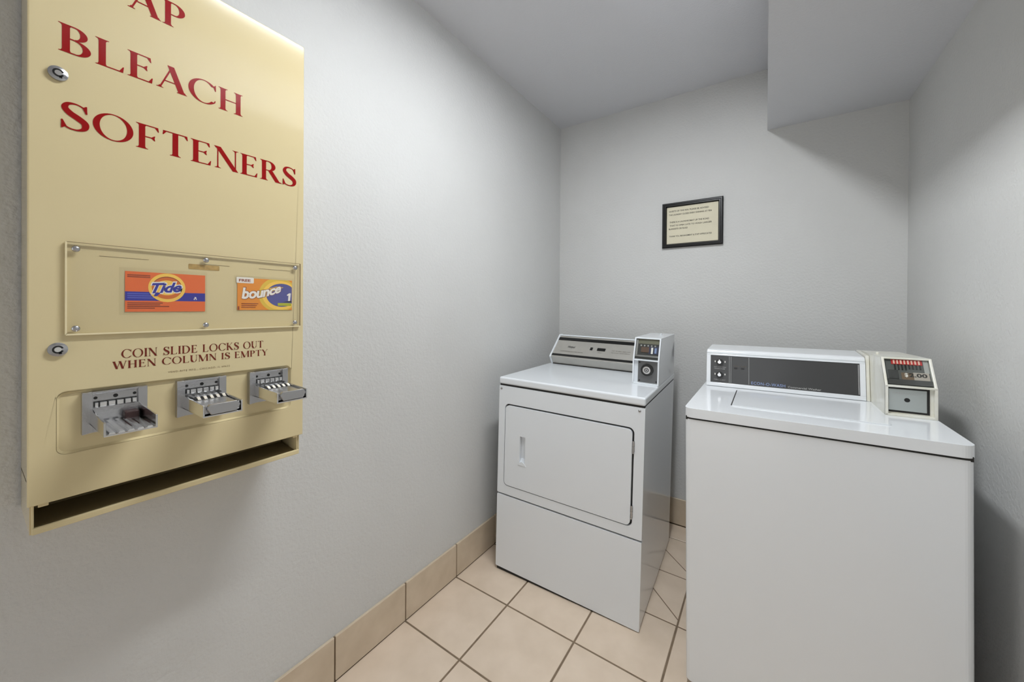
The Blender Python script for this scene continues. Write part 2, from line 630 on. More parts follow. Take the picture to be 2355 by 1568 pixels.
# sheet-metal cabinet with the delivery chute left open at the front
c0, c1 = .0645, .5125
mb = MB()
mb.box(0, .003, c0, c1, .8606, VZ1 - .002)
mb.box(0, VX - .012, c0, c0 + .0025, .8606, VZ1 - .002)
mb.box(0, VX - .012, c1 - .0025, c1, .8606, VZ1 - .002)
mb.box(0, VX - .012, c0, c1, VZ1 - .0045, VZ1 - .002)
mb.box(.003, VX - .014, c0, c1, .935, .938)
vb(mb, 'cabinet', M['cream'])
mb = MB()
mb.prism([(.003, .8606), (VX - .006, .8606), (VX - .006, .871), (VX - .010, .8725), (VX - .014, .8665), (.003, .874)], VY0 + .0055, VY1 - .0065, lambda u, v, w: (u, w, v))
mb.box(VX - .05, VX - .008, VY0 + .005, VY0 + .008, .8606, .9105)
mb.box(VX - .05, VX - .008, VY1 - .012, VY1 - .009, .8606, .9105)
vb(mb, 'chute_tray', M['cream'], bevel=.0012)
mb = MB().box(.07, .073, VY0 + .008, VY1 - .012, .866, .932)
mb.prism([(.073, .8745), (VX - .022, .8685), (VX - .022, .8695), (.073, .8755)], VY0 + .008, VY1 - .012, lambda u, v, w: (u, w, v))
mb.box(.073, VX - .016, VY0 + .008, VY1 - .012, .926, .932)
vb(mb, 'shaded_chute_liner', M['chute'])  # added lining; its colour holds the chute's shade besides a darker own tone
# stamped front door: outer face, rounded recess for the coin slides
rec = rrect(.093, .4845, .9885, 1.0965, .012)
rec_in = rrect(.0965, .481, .992, 1.093, .009)
XREC = VX - .0045
mb = MB()
mb.prism(rect(VY0, VY1, VZ0, VZ1), VX - .0125, VX, YZ, holes=[rec])
n = len(rec)
mb.add([(VX, p[0], p[1]) for p in rec] + [(XREC, p[0], p[1]) for p in rec_in], [(i, (i + 1) % n, (i + 1) % n + n, i + n) for i in range(n)])
mb.flat([rec_in], lambda u, v: (XREC, u, v))
vb(mb, 'front_door', M['cream'], bevel=.002)
# small corner clips at the foot of the door
for yy in (VY0 + .012, VY1 - .022):
    vb(MB().box(VX - .016, VX - .006, yy, yy + .012, VZ0 - .006, VZ0 + .002), 'corner_clip', M['cream'], bevel=.001)

XP = VX + .0004
VP = lambda y, z: (lambda u, v: (XP, y + u, z + v))
for body, y, z, w, h in (('SOAP', .0825, 1.8185, .187, .0492), ('BLEACH', .0935, 1.6875, .2815, .0485), ('SOFTENERS', .0945, 1.5555, .4035, .0475)):
    vb(serif_line(MB(), body, VP(y, z), w, h), 'painted_lettering', M['red'], label='red serif letters reading ' + body)
vb(serif_line(MB(), 'COIN SLIDE LOCKS OUT', VP(.1725, 1.1483), .2475, .0163, .05), 'painted_lettering', M['maroon'], label='small maroon letters reading COIN SLIDE LOCKS OUT')
vb(serif_line(MB(), 'WHEN COLUMN IS EMPTY', VP(.1615, 1.1285), .268, .0145, .05), 'painted_lettering', M['maroon'], label='small maroon letters reading WHEN COLUMN IS EMPTY')
vb(put_text(MB(), 'VEND-RITE MFG., CHICAGO, IL 60622', VP(.2412, 1.1107), .1085, .0038, spacing=1.25), 'maker_line', M['brown_print'], label='tiny brown maker line')

# barrel locks
for y, z in ((.094, 1.645), (.094, 1.172)):
    lk = vb(MB().cyl((VX, y, z), .0118, .0045, 'x', 28).dome((VX + .0045, y, z), .0118, .002, 'x', 28, 2), 'lock', M['zinc'], smooth=True, label='round chrome barrel lock')
    k = MB()
    k.add([(VX + .0068, y + r * math.cos(R(20 + a * 16)), z + r * math.sin(R(20 + a * 16))) for r in (.0068, .0045) for a in range(21)],
          [(a, a + 1, a + 22, a + 21) for a in range(20)])
    k.box(VX + .0062, VX + .0068, y + .001, y + .0045, z - .008, z - .0045)
    vb(k, 'keyway', M['black'], lk)
    vb(MB().cyl((VX + .0055, y, z), .0042, .0017, 'x', 16), 'lock_core', M['zinc_light'], lk)

# product cards under a screwed-on clear cover
y0, y1, z0, z1 = .103, .5055, 1.1972, 1.359
XCARD = VX + .0006


def layer(k):
    return lambda u, v: (XCARD + .0006 + k * .00012, u, v)


def pr(parent, name, material, polys, k, **kw):
    return vb(MB().flat(polys, layer(k)), name, material, parent, **kw)


# detergent card
a0, a1, b0, b1 = .1775, .3028, 1.2362, 1.314
card = vb(MB().box(XCARD, XCARD + .0006, a0, a1, b0, b1), 'detergent_card', P_ORANGE, label='orange and blue detergent packet card')
vb(MB().box(VX + .0001, VX + .0005, .1695, .3065, 1.2298, 1.3212), 'card_sleeve', M['acrylic'])
pr(card, 'printed_band', P_BLUE, [rect(a0, a1, 1.2578, 1.2752)], 1)
for i in range(2):
    pr(card, 'fine_print', P_DKOR, [rect(a0 + .003, a0 + .036, 1.306 - i * .0034, 1.3082 - i * .0034)], 1)
for i in range(4):
    pr(card, 'fine_print', P_DKOR, [rect(a0 + .003, a0 + .055 - i * .004 + (i == 2) * .018, 1.2523 - i * .0034, 1.2544 - i * .0034)], 1)
pr(card, 'band_print', P_LBLUE, [rect(a0 + .003, a0 + .034 + i * .004, 1.2705 - i * .004, 1.2722 - i * .004) for i in range(3)], 2)
pr(card, 'band_mark', P_WHITE, [rect(.2843, .2872, 1.2634, 1.2668), rect(.2828, .2848, 1.261, 1.2634), rect(.2866, .2882, 1.261, 1.2634)], 2)
pr(card, 'logo_disc', P_YEL, [ellipse(.2395, 1.2845, .0292, .029)], 3)
pr(card, 'logo_disc', P_DKOR, [ellipse(.2395, 1.2845, .0238, .0228)], 4)
pr(card, 'logo_disc', flat('tide_orange', (214, 110, 36)), [ellipse(.2395, 1.2835, .0236, .0218)], 5)
pr(card, 'logo_disc', P_YEL, [ellipse(.239, 1.2845, .019, .0150)], 6)


def slanted(y, z, up_):
    return lambda k: (lambda u, v: (XCARD + .0006 + k * .00012, y + u, z + v + up_ * u))


vb(put_text(MB(), 'Tide', slanted(.2135, 1.2725, .09)(7), .051, .0215, bold=.075, shear=.35), 'logo_lettering', P_WHITE, card)
vb(put_text(MB(), 'Tide', slanted(.2155, 1.2735, .09)(8), .047, .0195, bold=.035, shear=.35), 'logo_lettering', P_BLUE, card)
# the T carries a longer foot
pr(card, 'logo_lettering', P_BLUE, [[(.2185, 1.2672), (.2235, 1.2672), (.2295, 1.2745), (.2215, 1.2745)]], 8)

# softener sheet card
a0, a1, b0, b1 = .364, .4866, 1.239, 1.314
card = vb(MB().box(XCARD, XCARD + .0006, a0, a1, b0, b1), 'softener_card', P_AMBER, label='orange and yellow dryer sheet packet card')
vb(MB().box(VX + .0001, VX + .0005, .357, .4915, 1.2335, 1.3195), 'card_sleeve', M['acrylic'])


def clipx(poly, hi, zlo=b0, zhi=b1):
    return [(min(p[0], hi), max(zlo, min(zhi, p[1]))) for p in poly]


pr(card, 'printed_circle', P_GOLD, [clipx(ellipse(.4545, 1.2765, .046, .0425, 40), a1)], 1)
pr(card, 'printed_circle', P_YEL, [clipx(ellipse(.4585, 1.2755, .042, .036, 40), a1)], 2)
pr(card, 'printed_circle', P_PURP, [clipx(ellipse(.4615, 1.276, .036, .029, 40), a1 - .0005)], 3)
pr(card, 'printed_circle', P_GOLD, [[(.432, 1.292), (.45, 1.2975), (.466, 1.2955), (.448, 1.289), (.436, 1.283)]], 4)
pr(card, 'corner_tag', P_WHITE, [rrect(a0 - .002, a0 + .034, 1.302, 1.3155, .002)], 4)
vb(put_text(MB(), 'FREE', lambda u, v: (XCARD + .0013, a0 + .003 + u, 1.3055 + v), .024, .006, bold=.03), 'tag_print', P_DKOR, card)
pr(card, 'lime_tag', P_LIME, [rect(.452, a1 - .002, 1.2495, 1.2565)], 5)
for i in range(3):
    pr(card, 'fine_print', P_DKOR, [rect(a0 + .008, a0 + .044 - i * .003, 1.2535 - i * .0042, 1.2552 - i * .0042)], 4)
pr(card, 'fine_print', P_DKOR, [rect(a0 + .001, a0 + .004, 1.24, 1.248)], 4)


def curve_text(k):
    # rising arched baseline
    return lambda u, v: (XCARD + .0006 + k * .00012, a0 + .0085 + u, 1.2665 + v * (1 - u * 2.2) + 3.0 * u * u * .9 - .02 * u)


vb(put_text(MB(), 'bounce', curve_text(6), .088, .0265, bold=.06, shear=.15, spacing=.93), 'logo_lettering', P_DKOR, card)
vb(put_text(MB(), 'bounce', curve_text(7), .087, .0260, bold=.035, shear=.15, spacing=.93), 'logo_lettering', P_WHITE, card)
pr(card, 'numeral', P_WHITE, [[(.4765, 1.262), (.4815, 1.262), (.4835, 1.2815), (.479, 1.2815), (.4735, 1.277), (.475, 1.2745), (.4775, 1.276)]], 6)
pr(card, 'shadow_print', M['black'], [[(.462, 1.2585), (.485, 1.2585), (.485, 1.262), (.472, 1.2605)]], 5)
# column slots and a tape stain seen through the cover
for a, b in ((.1435, .2116), (.3005, .349), (.4092, .4815)):
    vb(MB().flat([rect(a, b, 1.3381, 1.3389)], lambda u, v: (VX + .0003, u, v)), 'scored_line', M['brown_print'])
vb(MB().flat([rrect(.274, .3292, 1.3262, 1.3372, .002)], lambda u, v: (VX + .0004, u, v)), 'tape_stain', M['stain'])
cov = vb(MB().box(VX + .0028, VX + .006, y0, y1, z0, z1), 'clear_cover', M['acrylic'], label='clear acrylic cover over the product cards')
e = .0011
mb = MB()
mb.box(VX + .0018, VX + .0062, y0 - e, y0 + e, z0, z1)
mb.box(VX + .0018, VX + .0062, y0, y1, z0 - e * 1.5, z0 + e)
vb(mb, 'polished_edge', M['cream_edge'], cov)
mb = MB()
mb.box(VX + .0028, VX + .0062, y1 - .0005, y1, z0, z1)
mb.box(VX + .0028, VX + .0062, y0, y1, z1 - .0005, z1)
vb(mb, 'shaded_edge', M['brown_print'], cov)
for y in (.1143, .303, .492):
    for z in (1.3472, 1.207):
        vb(MB().dome((VX + .006, y, z), .0055, .0032, 'x', 16, 4), 'screw', M['zinc'], cov, smooth=True)


# coin slides
def coin_slide(yc, loaded, label):
    zc = 1.0543
    x = XREC
    B = lambda mbx, nm, mt, par, **k: mbx.build(nm, mt, par, VO, **k)
    mb = MB()
    mb.box(x, x + .006, yc - .043, yc + .043, zc - .0375, zc + .0375)
    mb.prism([(yc - .0435, zc - .038), (yc - .030, zc - .036), (yc - .030, zc + .0365), (yc - .0435, zc + .038)], x, x + .0125, YZ)
    mb.prism([(yc + .030, zc - .036), (yc + .0435, zc - .038), (yc + .0435, zc + .038), (yc + .030, zc + .0365)], x, x + .0125, YZ)
    mb.box(x, x + .0105, yc - .031, yc + .031, zc + .033, zc + .0375)
    fp = B(mb, 'coin_slide', M['zinc'], vroot, bevel=.0012, label=label)
    for d in (-.026, 0, .026):
        r = .0026 if d else .0034
        B(MB().cyl((x + .006, yc + d, zc + .0255), r, .0006, 'x', 12), 'rivet_hole', M['black'], fp)
    # bright coin gates separated by dark gaps
    B(MB().box(x + .006, x + .0085, yc - .0285, yc + .0285, zc + .0098, zc + .0192), 'gate_gap', M['black'], fp)
    g = [-.0285, -.0225, -.0115, -.0005, .0105, .0205, .0285]
    for i in range(6):
        B(MB().box(x + .006, x + .016, yc + g[i] + .0008, yc + g[i + 1] - .0008, zc + .0092, zc + .0182), 'coin_gate', M['zinc_light'], fp, bevel=.0012)
    # channel
    xe = .288
    mb = MB()
    for s_ in (-1, 1):
        a, b = sorted((yc + s_ * .0335, yc + s_ * .0305))
        mb.prism([(x, zc - .021), (xe, zc - .0185), (xe, zc + .0025), (x + .03, zc + .006), (x, zc + .0085)], a, b, lambda u, v, w: (u, w, v))
    mb.box(x, xe, yc - .0335, yc + .0335, zc - .021, zc - .0178)
    B(mb, 'channel', M['chrome'], fp, bevel=.0008)
    if not loaded:
        for i in range(5):
            yy = yc - .0235 + i * .0118
            B(MB().prism([(yy - .0042, zc - .0178), (yy + .0042, zc - .0178), (yy + .0028, zc - .0152), (yy - .0028, zc - .0152)], x + .02, xe - .002, YZ), 'rib', M['zinc_light'], fp)
        B(MB().box(x + .006, x + .012, yc - .0305, yc + .0305, zc - .0178, zc + .0085), 'inner_stop', M['zinc'], fp)
        B(MB().box(x + .012, x + .034, yc + .008, yc + .028, zc - .0178, zc - .003), 'plunger', M['plunger'], fp, bevel=.002)
    else:
        mb = MB()
        mb.prism([(x + .006, zc + .002), (xe - .02, zc - .0005), (xe - .004, zc + .0005), (xe - .004, zc - .0155), (x + .006, zc - .0155)], yc - .0295, yc + .0295, lambda u, v, w: (u, w, v))
        B(mb, 'coin_carrier', M['zinc'], fp, bevel=.0015)
        for i in range(5):
            yy = yc - .0225 + i * .011
            B(MB().box(x + .012, x + .05, yy - .0012, yy + .0012, zc + .0005, zc + .0026), 'coin_slot', M['black'], fp)
            B(MB().prism([(x + .03, zc + .001), (x + .055, zc + .001), (x + .045, zc + .006), (x + .033, zc + .0075)], yy + .002, yy + .0082, lambda u, v, w: (u, w, v)), 'slot_guide', M['zinc_light'], fp, bevel=.0008)
        hp = [(yc - .0285, zc - .0045), (yc - .022, zc - .016), (yc + .022, zc - .016), (yc + .0285, zc - .0045), (yc + .0235, zc + .0035), (yc - .0235, zc + .0035)]
        B(MB().prism(hp, xe - .006, xe + .004, YZ), 'push_plate', M['zinc'], fp, bevel=.0015)


coin_slide(.1650, False, 'empty open coin slide with ribbed tray')
coin_slide(.2973, True, 'middle coin slide with its carrier in place')
coin_slide(.4310, True, 'coin slide nearest the end wall with its carrier in place')

# ================================================================== FRAMED NOTICE
fx0, fx1, fz0, fz1 = .6644, .9738, 1.601, 1.8602
sroot = empty('framed_notice', ((fx0 + fx1) / 2, YB, fz0), label='black framed typed notice on the end wall above the dryer', cat='sign')
SO = sroot.location
fwid = .0235
mb = MB()
op = [(fx0, fz0), (fx1, fz0), (fx1, fz1), (fx0, fz1)]


def ins(k):
    return [(fx0 + k, fz0 + k), (fx1 - k, fz0 + k), (fx1 - k, fz1 - k), (fx0 + k, fz1 - k)]


rings = [(0, YB - .001), (0, YB - .014), (.005, YB - .019), (.010, YB - .019), (.0125, YB - .0165), (.0185, YB - .0165), (fwid, YB - .008), (fwid, YB - .003)]
vs, fs = [], []
for k, y in rings:
    vs += [(p[0], y, p[1]) for p in ins(k)]
for r_ in range(len(rings) - 1):
    for i in range(4):
        j = (i + 1) % 4
        fs.append((r_ * 4 + i, r_ * 4 + j, r_ * 4 + 4 + j, r_ * 4 + 4 + i))
mb.add(vs, fs)
mb.build('frame', M['frame'], sroot, SO)
pp = MB().box(fx0 + fwid - .004, fx1 - fwid + .004, YB - .005, YB - .003, fz0 + fwid - .004, fz1 - fwid + .004).build('paper', M['paper'], sroot, SO)
lines = [('GUESTS OF THE INN: PLEASE BE ADVISED', .6995, 1.8085, .205), ('THE LAUNDRY CLOSES EVERY EVENING AT TEN', .6995, 1.788, .219),
         ('THERE IS A LAUNDROMAT UP THE ROAD', .7025, 1.7455, .203), ('THAT IS OPEN LATE TO WASH LARGER', .7035, 1.7255, .216),
         ('BLANKETS OR RUGS', .699, 1.7065, .099), ('THANK YOU, MANAGEMENT & STAFF APPRECIATED', .7015, 1.6635, .218)]
for t_, x_, z_, w_ in lines:
    put_text(MB(), t_, (lambda X_, Z_: (lambda u, v: (X_ + u, YB - .0053, Z_ + v)))(x_, z_), w_, .0088, bold=.02).build('typed_line', M['ink'], pp, SO)
MB().box(fx0 + fwid - .002, fx1 - fwid + .002, YB - .0072, YB - .0062, fz0 + fwid - .002, fz1 - fwid + .002).build('glass_pane', M['glass'], sroot, SO)

# ================================================================== DRYER
droot = empty('clothes_dryer', (.44599, 1.48072, 0), (0, .0196, R(2.046)), label='white coin-operated dryer with a square front door beside the left wall', cat='dryer')
HW = .3315


def db(mb, name, material, parent=droot, **k):
    return mb.build(name, material, parent, **k)


db(MB().box(-HW + .0015, HW - .0015, .018, .685, .0105, .8775), 'cabinet', M['enamel'], bevel=.003)
for x in (-.29, .29):
    for y in (.06, .62):
        zf = .0196 * x + .0018
        db(MB().cyl((x, y, zf), .018, .0115 - zf, 'z', 14), 'foot', M['rubber'])
db(MB().prism([(-.3255, -.0052), (.3255, .0076), (.3255, .0107), (-.3255, .0107)], .004, .68, XZ), 'floor_gap_shade', M['rubber'])  # black fill added for the shadow in the gap under the dryer
# front: upper panel with the door opening, lower service panel
dl, dr_, dz0, dz1 = -.2972, .2935, .4050, .7915
fp = db(MB().prism(rrect(-HW, HW, .3635, .8735, .004, 3), 0, .018, XZ, holes=[rrect(dl, dr_, dz0, dz1, .022)]), 'front_panel', M['enamel'], bevel=.0025)
db(MB().prism(rrect(-HW, HW, .0095, .3565, .004, 3), 0, .018, XZ), 'lower_panel', M['enamel'], bevel=.004)
db(MB().box(-HW + .004, HW - .004, .010, .018, .355, .364), 'seam_shade', M['seam'])  # dark strip standing in for the shade between the two panels
gp = .0042
gt = .0070   # the gap shows widest along the top and the hinge side
hx0, hx1, hz0, hz1 = -.2125, -.1845, .5275, .652
door = db(MB().prism(rrect(dl + gp, dr_ - gt, dz0 + gp, dz1 - gt, .019), -.0022, .016, XZ, holes=[rect(hx0, hx1, hz0, hz1)]), 'door', M['enamel'], bevel=.0022)
db(MB().prism(rrect(dl - .002, dr_ + .002, dz0 - .002, dz1 + .002, .02), .012, .0179, XZ, holes=[rect(hx0 - .004, hx1 + .004, hz0 - .004, hz1 + .004)]), 'door_gasket', M['seam'], door)
# recessed pull with a raised lip at its foot
mb = MB()
mb.box(hx0 - .003, hx1 + .003, .0165, .0176, hz0 - .003, hz1 + .003)
mb.prism([(.0165, hz0), (-.0022, hz0), (.004, hz0 + .006), (.0165, hz0 + .020)], hx0, hx1, lambda u, v, w: (w, u, v))
db(mb, 'handle_recess', M['enamel'], door)
db(MB().prism([(hx0 - .008, hz0 - .0075), (hx1 + .008, hz0 - .0075), (hx1 + .001, hz0 + .003), ((hx0 + hx1) / 2 + .004, hz0 + .010), ((hx0 + hx1) / 2 - .006, hz0 + .010), (hx0, hz0 + .003)], -.0045, -.0018, XZ), 'handle_lip', M['enamel'], door, bevel=.001)
for z0_, z1_ in ((.6935, .742), (.4385, .4905)):
    mb = MB().cyl((.2915, -.0022, z0_), .0036, z1_ - z0_, 'z', 12)
    mb.box(.2895, .2965, -.0012, .0006, z0_ + .006, z1_ - .006)
    for zz in (z0_, (z0_ + z1_) / 2 - .003, z1_ - .006):
        mb.cyl((.2915, -.0022, zz), .0046, .006, 'z', 12)
    db(mb, 'hinge', M['zinc'], door, smooth=True)
for x, z in ((-.3194, .859), (.3108, .861)):
    s_ = db(MB().dome((x, 0, z), .0055, .003, 'y', 14, 3), 'screw', M['zinc'], smooth=True)
    db(MB().box(x - .003, x + .003, -.0034, -.0025, z - .0006, z + .0006), 'screw_slot', M['black'], s_)
# top
db(MB().box(-HW + .003, HW - .003, .004, .685, .8725, .882), 'top_seam', M['seam'])
db(MB().box(-HW - .001, HW + .001, -.003, .687, .8815, .914), 'top', M['enamel'], bevel=.008, seg=4)
# backsplash console
P_ = [(.538, .914), (.506, .960), (.640, 1.0743), (.672, 1.0743), (.672, .914)]
YZX = lambda u, v, w: (w, u, v)
con = db(MB().prism(P_, -.305, .325, YZX), 'console', M['alu'])
cap = [(.533, .914), (.499, .9595), (.503, .966), (.637, 1.0805), (.676, 1.0805), (.676, .914)]
for a in (-.3145, .322):
    db(MB().prism(cap, a, a + .0095, YZX), 'end_cap', M['enamel'], con, bevel=.0018)
db(MB().prism([(.634, 1.0735), (.640, 1.0785), (.674, 1.0785), (.674, 1.072)], -.305, .322, YZX), 'top_rail', M['enamel'], con, bevel=.001)
db(MB().box(-.304, .32, .532, .54, .9142, .9175), 'foot_gap', M['seam'], con)
ux, uz = (.640 - .506), (1.0743 - .960)
ul = math.hypot(ux, uz)
ux, uz = ux / ul, uz / ul


def face(x, s_, k=.0008):
    """point on the sloping console face: x along, s_ up the slope, k proud"""
    return (x, .506 + ux * s_ - uz * k, .960 + uz * s_ + ux * k)


for s0, s1, nm in ((.136, .158, 'black_trim'), (.010, .024, 'black_trim')):
    mb = MB()
    vs = [face(x, s_, k) for k in (-.001, .0022) for x, s_ in ((-.304, s0), (.322, s0), (.322, s1), (-.304, s1))]
    mb.add(vs, [(0, 1, 2, 3), (4, 5, 6, 7), (0, 1, 5, 4), (1, 2, 6, 5), (2, 3, 7, 6), (3, 0, 4, 7)])
    db(mb, nm, M['black'], con)
for x0_, x1_, s0, s1 in ((-.0925, -.0785, .074, .094), (-.052, -.006, .074, .094)):
    vs = [face(x, s_, k) for k in (0, .0025) for x, s_ in ((x0_, s0), (x1_, s0), (x1_, s1), (x0_, s1))]
    db(MB().add(vs, [(0, 1, 2, 3), (4, 5, 6, 7), (0, 1, 5, 4), (1, 2, 6, 5), (2, 3, 7, 6), (3, 0, 4, 7)]), 'button', M['black'], con)
db(put_text(MB(), 'Whirlpool', lambda u, v: face(-.228 + u, .078 + v), .045, .017, shear=.3, bold=.01), 'logo_lettering', M['panel_dark'], con)
db(put_text(MB(), 'COMMERCIAL ELECTRIC DRYER', lambda u, v: face(-.262 + u, .046 + v), .135, .006), 'fine_print', M['ink'], con)
db(put_text(MB(), 'START', lambda u, v: face(-.041 + u, .058 + v), .022, .005), 'fine_print', M['ink'], con)
db(put_text(MB(), 'LOAD - SET FABRIC - INSERT COINS', lambda u, v: face(.03 + u, .08 + v), .10, .006), 'fine_print', M['ink'], con)
db(put_text(MB(), 'PUSH TO START - DO NOT OVERLOAD', lambda u, v: face(.03 + u, .066 + v), .10, .006), 'fine_print', M['ink'], con)


# ------------------------------------------------------------------ coin meters
def meter(root, x0, x1, yf, ym, yt, yb_, zb, zm, zt, ztb, shell, label):
    """coin box: front upright to zm, then sloping back to yt at zt; x0..x1 wide, back at yb_"""
    w = .0062
    d = .011
    inner = [(yf + d, zb), (yf + d, zm), (yt + d, zt - .004), (yb_, ztb - .001), (yb_, zb)]
    body = MB().prism(inner, x0 + .002, x1 - .002, YZX).build('coin_meter', shell, root, label=label)
    side = [(yf, zb), (yf, zm), (yt, zt), (yb_, ztb), (yb_, zb)]
    for a in (x0, x1 - .003):
        MB().prism(side, a, a + .003, YZX).build('side_wall', shell, body, bevel=.001)
    for a in (x0, x1 - w):
        MB().prism([(yf - .0008, zb), (yf - .0008, zm), (yt - .0008, zt), (yt + .014, zt), (yf + .012, zm), (yf + .012, zb)], a, a + w, YZX).build('front_rim', shell, body, bevel=.0015)
    MB().prism([(yt - .001, zt + .0005), (yb_, ztb + .0005), (yb_, ztb - .003), (yt + .01, zt - .004), (yt - .0022, zt - .0055)], x0, x1, YZX).build('top_plate', shell, body, bevel=.0012)
    MB().box(x0, x1, yf - .0008, yf + .012, zm - .0035, zm + .0025).build('middle_rail', shell, body, bevel=.001)
    MB().box(x0, x1, yf - .0008, yf + .012, zb, zb + .0065).build('front_rim', shell, body, bevel=.001)
    return body


mx0, mx1 = .2190, .3315
myf, myt, mzb, mzm, mzt = .252, .286, .914, 1.0235, 1.121
cm = meter(droot, mx0, mx1, myf, myf, myt, .655, mzb, mzm, mzt, 1.1215, M['enamel'], 'white coin box on the dryer with round lock')


def slope_fn(yf, yt, zm, zt, back):
    L = math.hypot(yt - yf, zt - zm)
    uy, uz_ = (yt - yf) / L, (zt - zm) / L
    return L, (lambda x, s_, k: (x, yf + back + uy * s_ - uz_ * k, zm + uz_ * s_ + uy * k))


SLAB = [(0, 1, 2, 3), (4, 5, 6, 7), (0, 1, 5, 4), (1, 2, 6, 5), (2, 3, 7, 6), (3, 0, 4, 7)]


def slab(fn, x0, x1, s0, s1, k0, k1):
    return MB().add([fn(x, s_, k) for k in (k0, k1) for x, s_ in ((x0, s0), (x1, s0), (x1, s1), (x0, s1))], SLAB)


L_, fs_ = slope_fn(myf, myt, mzm, mzt, .011)
win = slab(fs_, mx0 + .006, mx1 - .006, .002, L_ - .004, .0002, .0012).build('coin_window', M['panel_dark'], cm)
slab(fs_, mx0 + .016, mx1 - .008, L_ - .03, L_ - .008, .0012, .0022).build('upper_plate', mat('olive_plate', (116, 114, 98), .35, metal=.4), win)
slab(fs_, mx0 + .030, mx0 + .064, .034, .058, .0012, .0045).build('coin_mechanism', mat('rust_brown_metal', (92, 66, 50), .5), win)
slab(fs_, mx0 + .062, mx1 - .009, .028, .062, .0012, .003).build('price_card', mat('navy_card', (44, 46, 74), .4), win)
put_text(MB(), '1', lambda u, v: fs_(mx0 + .073 + u, .030 + v, .0034), .008, .028, bold=.03).build('price_numeral', P_WHITE, win)
slab(fs_, mx0 + .088, mx0 + .096, .032, .056, .003, .0036).build('price_numeral', P_TXTBLUE, win)
for i in range(5):
    slab(fs_, mx0 + .026 + i * .015, mx0 + .032 + i * .015, .061, .068, .0012, .004).build('coin_slot_rib', M['zinc_light'], win)
slab(fs_, mx0 + .008, mx0 + .015, .012, L_ - .012, .0012, .003).build('bright_post', M['zinc_light'], win)
slab(fs_, mx0 + .006, mx1 - .006, .012, .020, .0012, .006).build('lower_ledge', M['zinc'], win)
slab(fs_, mx0 + .005, mx1 - .005, .002, L_ - .004, .0085, .0095).build('glass_pane', M['glass'], cm)
lp = MB().box(mx0 + .022, mx1 - .007, myf + .0095, myf + .0112, mzb + .009, mzm - .005).build('lock_plate', mat('dark_steel', (104, 104, 104), .4, metal=.5), cm)
kx, kz = .281, .980
rg = MB().cyl((kx, myf - .001, kz), .0262, .011, 'y', 32).build('lock_ring', M['black'], lp, smooth=True)
MB().cyl((kx - .001, myf - .0035, kz), .0165, .003, 'y', 28).build('lock_face', M['zinc_light'], lp, smooth=True)
MB().cyl((kx - .001, myf - .0042, kz), .0098, .001, 'y', 24).build('lock_core', M['panel_dark'], lp)
MB().cyl((kx - .001, myf - .0048, kz), .0068, .001, 'y', 20).build('lock_core', M['zinc'], lp)
MB().cyl((kx - .001, myf - .0052, kz), .0026, .001, 'y', 12).build('keyhole', M['black'], lp)
for px, pz in ((mx0 + .029, mzb + .017), (mx1 - .012, mzb + .017), (mx0 + .029, mzm - .012)):
    MB().cyl((px, myf + .0085, pz), .003, .001, 'y', 10).build('screw', M['rubber'], lp)
MB().cyl((.292, .50, 1.1215), .004, .006, 'z', 12).dome((.292, .50, 1.1275), .004, .003, 'z', 12, 3).build('top_pin', M['enamel'], cm, smooth=True)

# ================================================================== WASHER
wroot = empty('washing_machine', (1.27110, 1.37129, 0), (0, -.01, R(-.2222)), label='white coin-operated top-loading washer in the right foreground', cat='washer')
HW = .3125


def wbd(mb, name, material, parent=wroot, **k):
    return mb.build(name, material, parent, **k)


wbd(MB().prism(rrect(-HW, HW, 0, .675, .018, 6), .030, .8895, XY), 'cabinet', M['enamel2'], bevel=.006, seg=3)
wbd(MB().box(-HW + .012, HW - .012, .03, .66, .010, .034), 'base_frame', M['seam'])
for x in (-.28, .28):
    for y in (.05, .62):
        zf = -.01 * x + .001
        wbd(MB().cyl((x, y, zf), .018, .031 - zf, 'z', 14), 'foot', M['rubber'])
wbd(MB().box(-HW + .003, HW - .003, .003, .672, .887, .899), 'top_seam', M['seam'])
topb = rrect(-HW - .0015, HW + .0025, -.0045, .676, .026, 8)
wbd(MB().prism(topb, .8955, .9264, XY), 'top', M['enamel2'], bevel=.009, seg=4)
# lid with its shallow raised field
lid = wbd(MB().prism(rrect(-.1865, .1925, .105, .425, .010, 5), .9245, .9295, XY), 'lid', M['enamel2'], bevel=.0035, seg=3)
wbd(MB().box(-.1905, -.1865, .116, .40, .9256, .9268), 'lid_shadow_gap', M['seam'], lid)
# console
Pc = [(.450, .9264), (.450, .932), (.4665, 1.0600), (.462, 1.064), (.466, 1.0745), (.480, 1.0785), (.640, 1.086), (.652, 1.080), (.652, .9264)]
wc = wbd(MB().prism(Pc, -.3015, .1935, YZX), 'console', M['enamel2'], bevel=.003)
cy_, cz_ = (.4665 - .450), (1.0600 - .932)
cl = math.hypot(cy_, cz_)
cy_, cz_ = cy_ / cl, cz_ / cl


def cf(x, z, k=.001):
    """point on the console front at height z, k proud of it"""
    s_ = (z - .932) / cz_
    return (x, .450 + cy_ * s_ - cz_ * k, z + cy_ * k)


def cslab(x0, x1, z0, z1, k0, k1):
    return MB().add([cf(x, z, k) for k in (k0, k1) for x, z in ((x0, z0), (x1, z0), (x1, z1), (x0, z1))], SLAB)


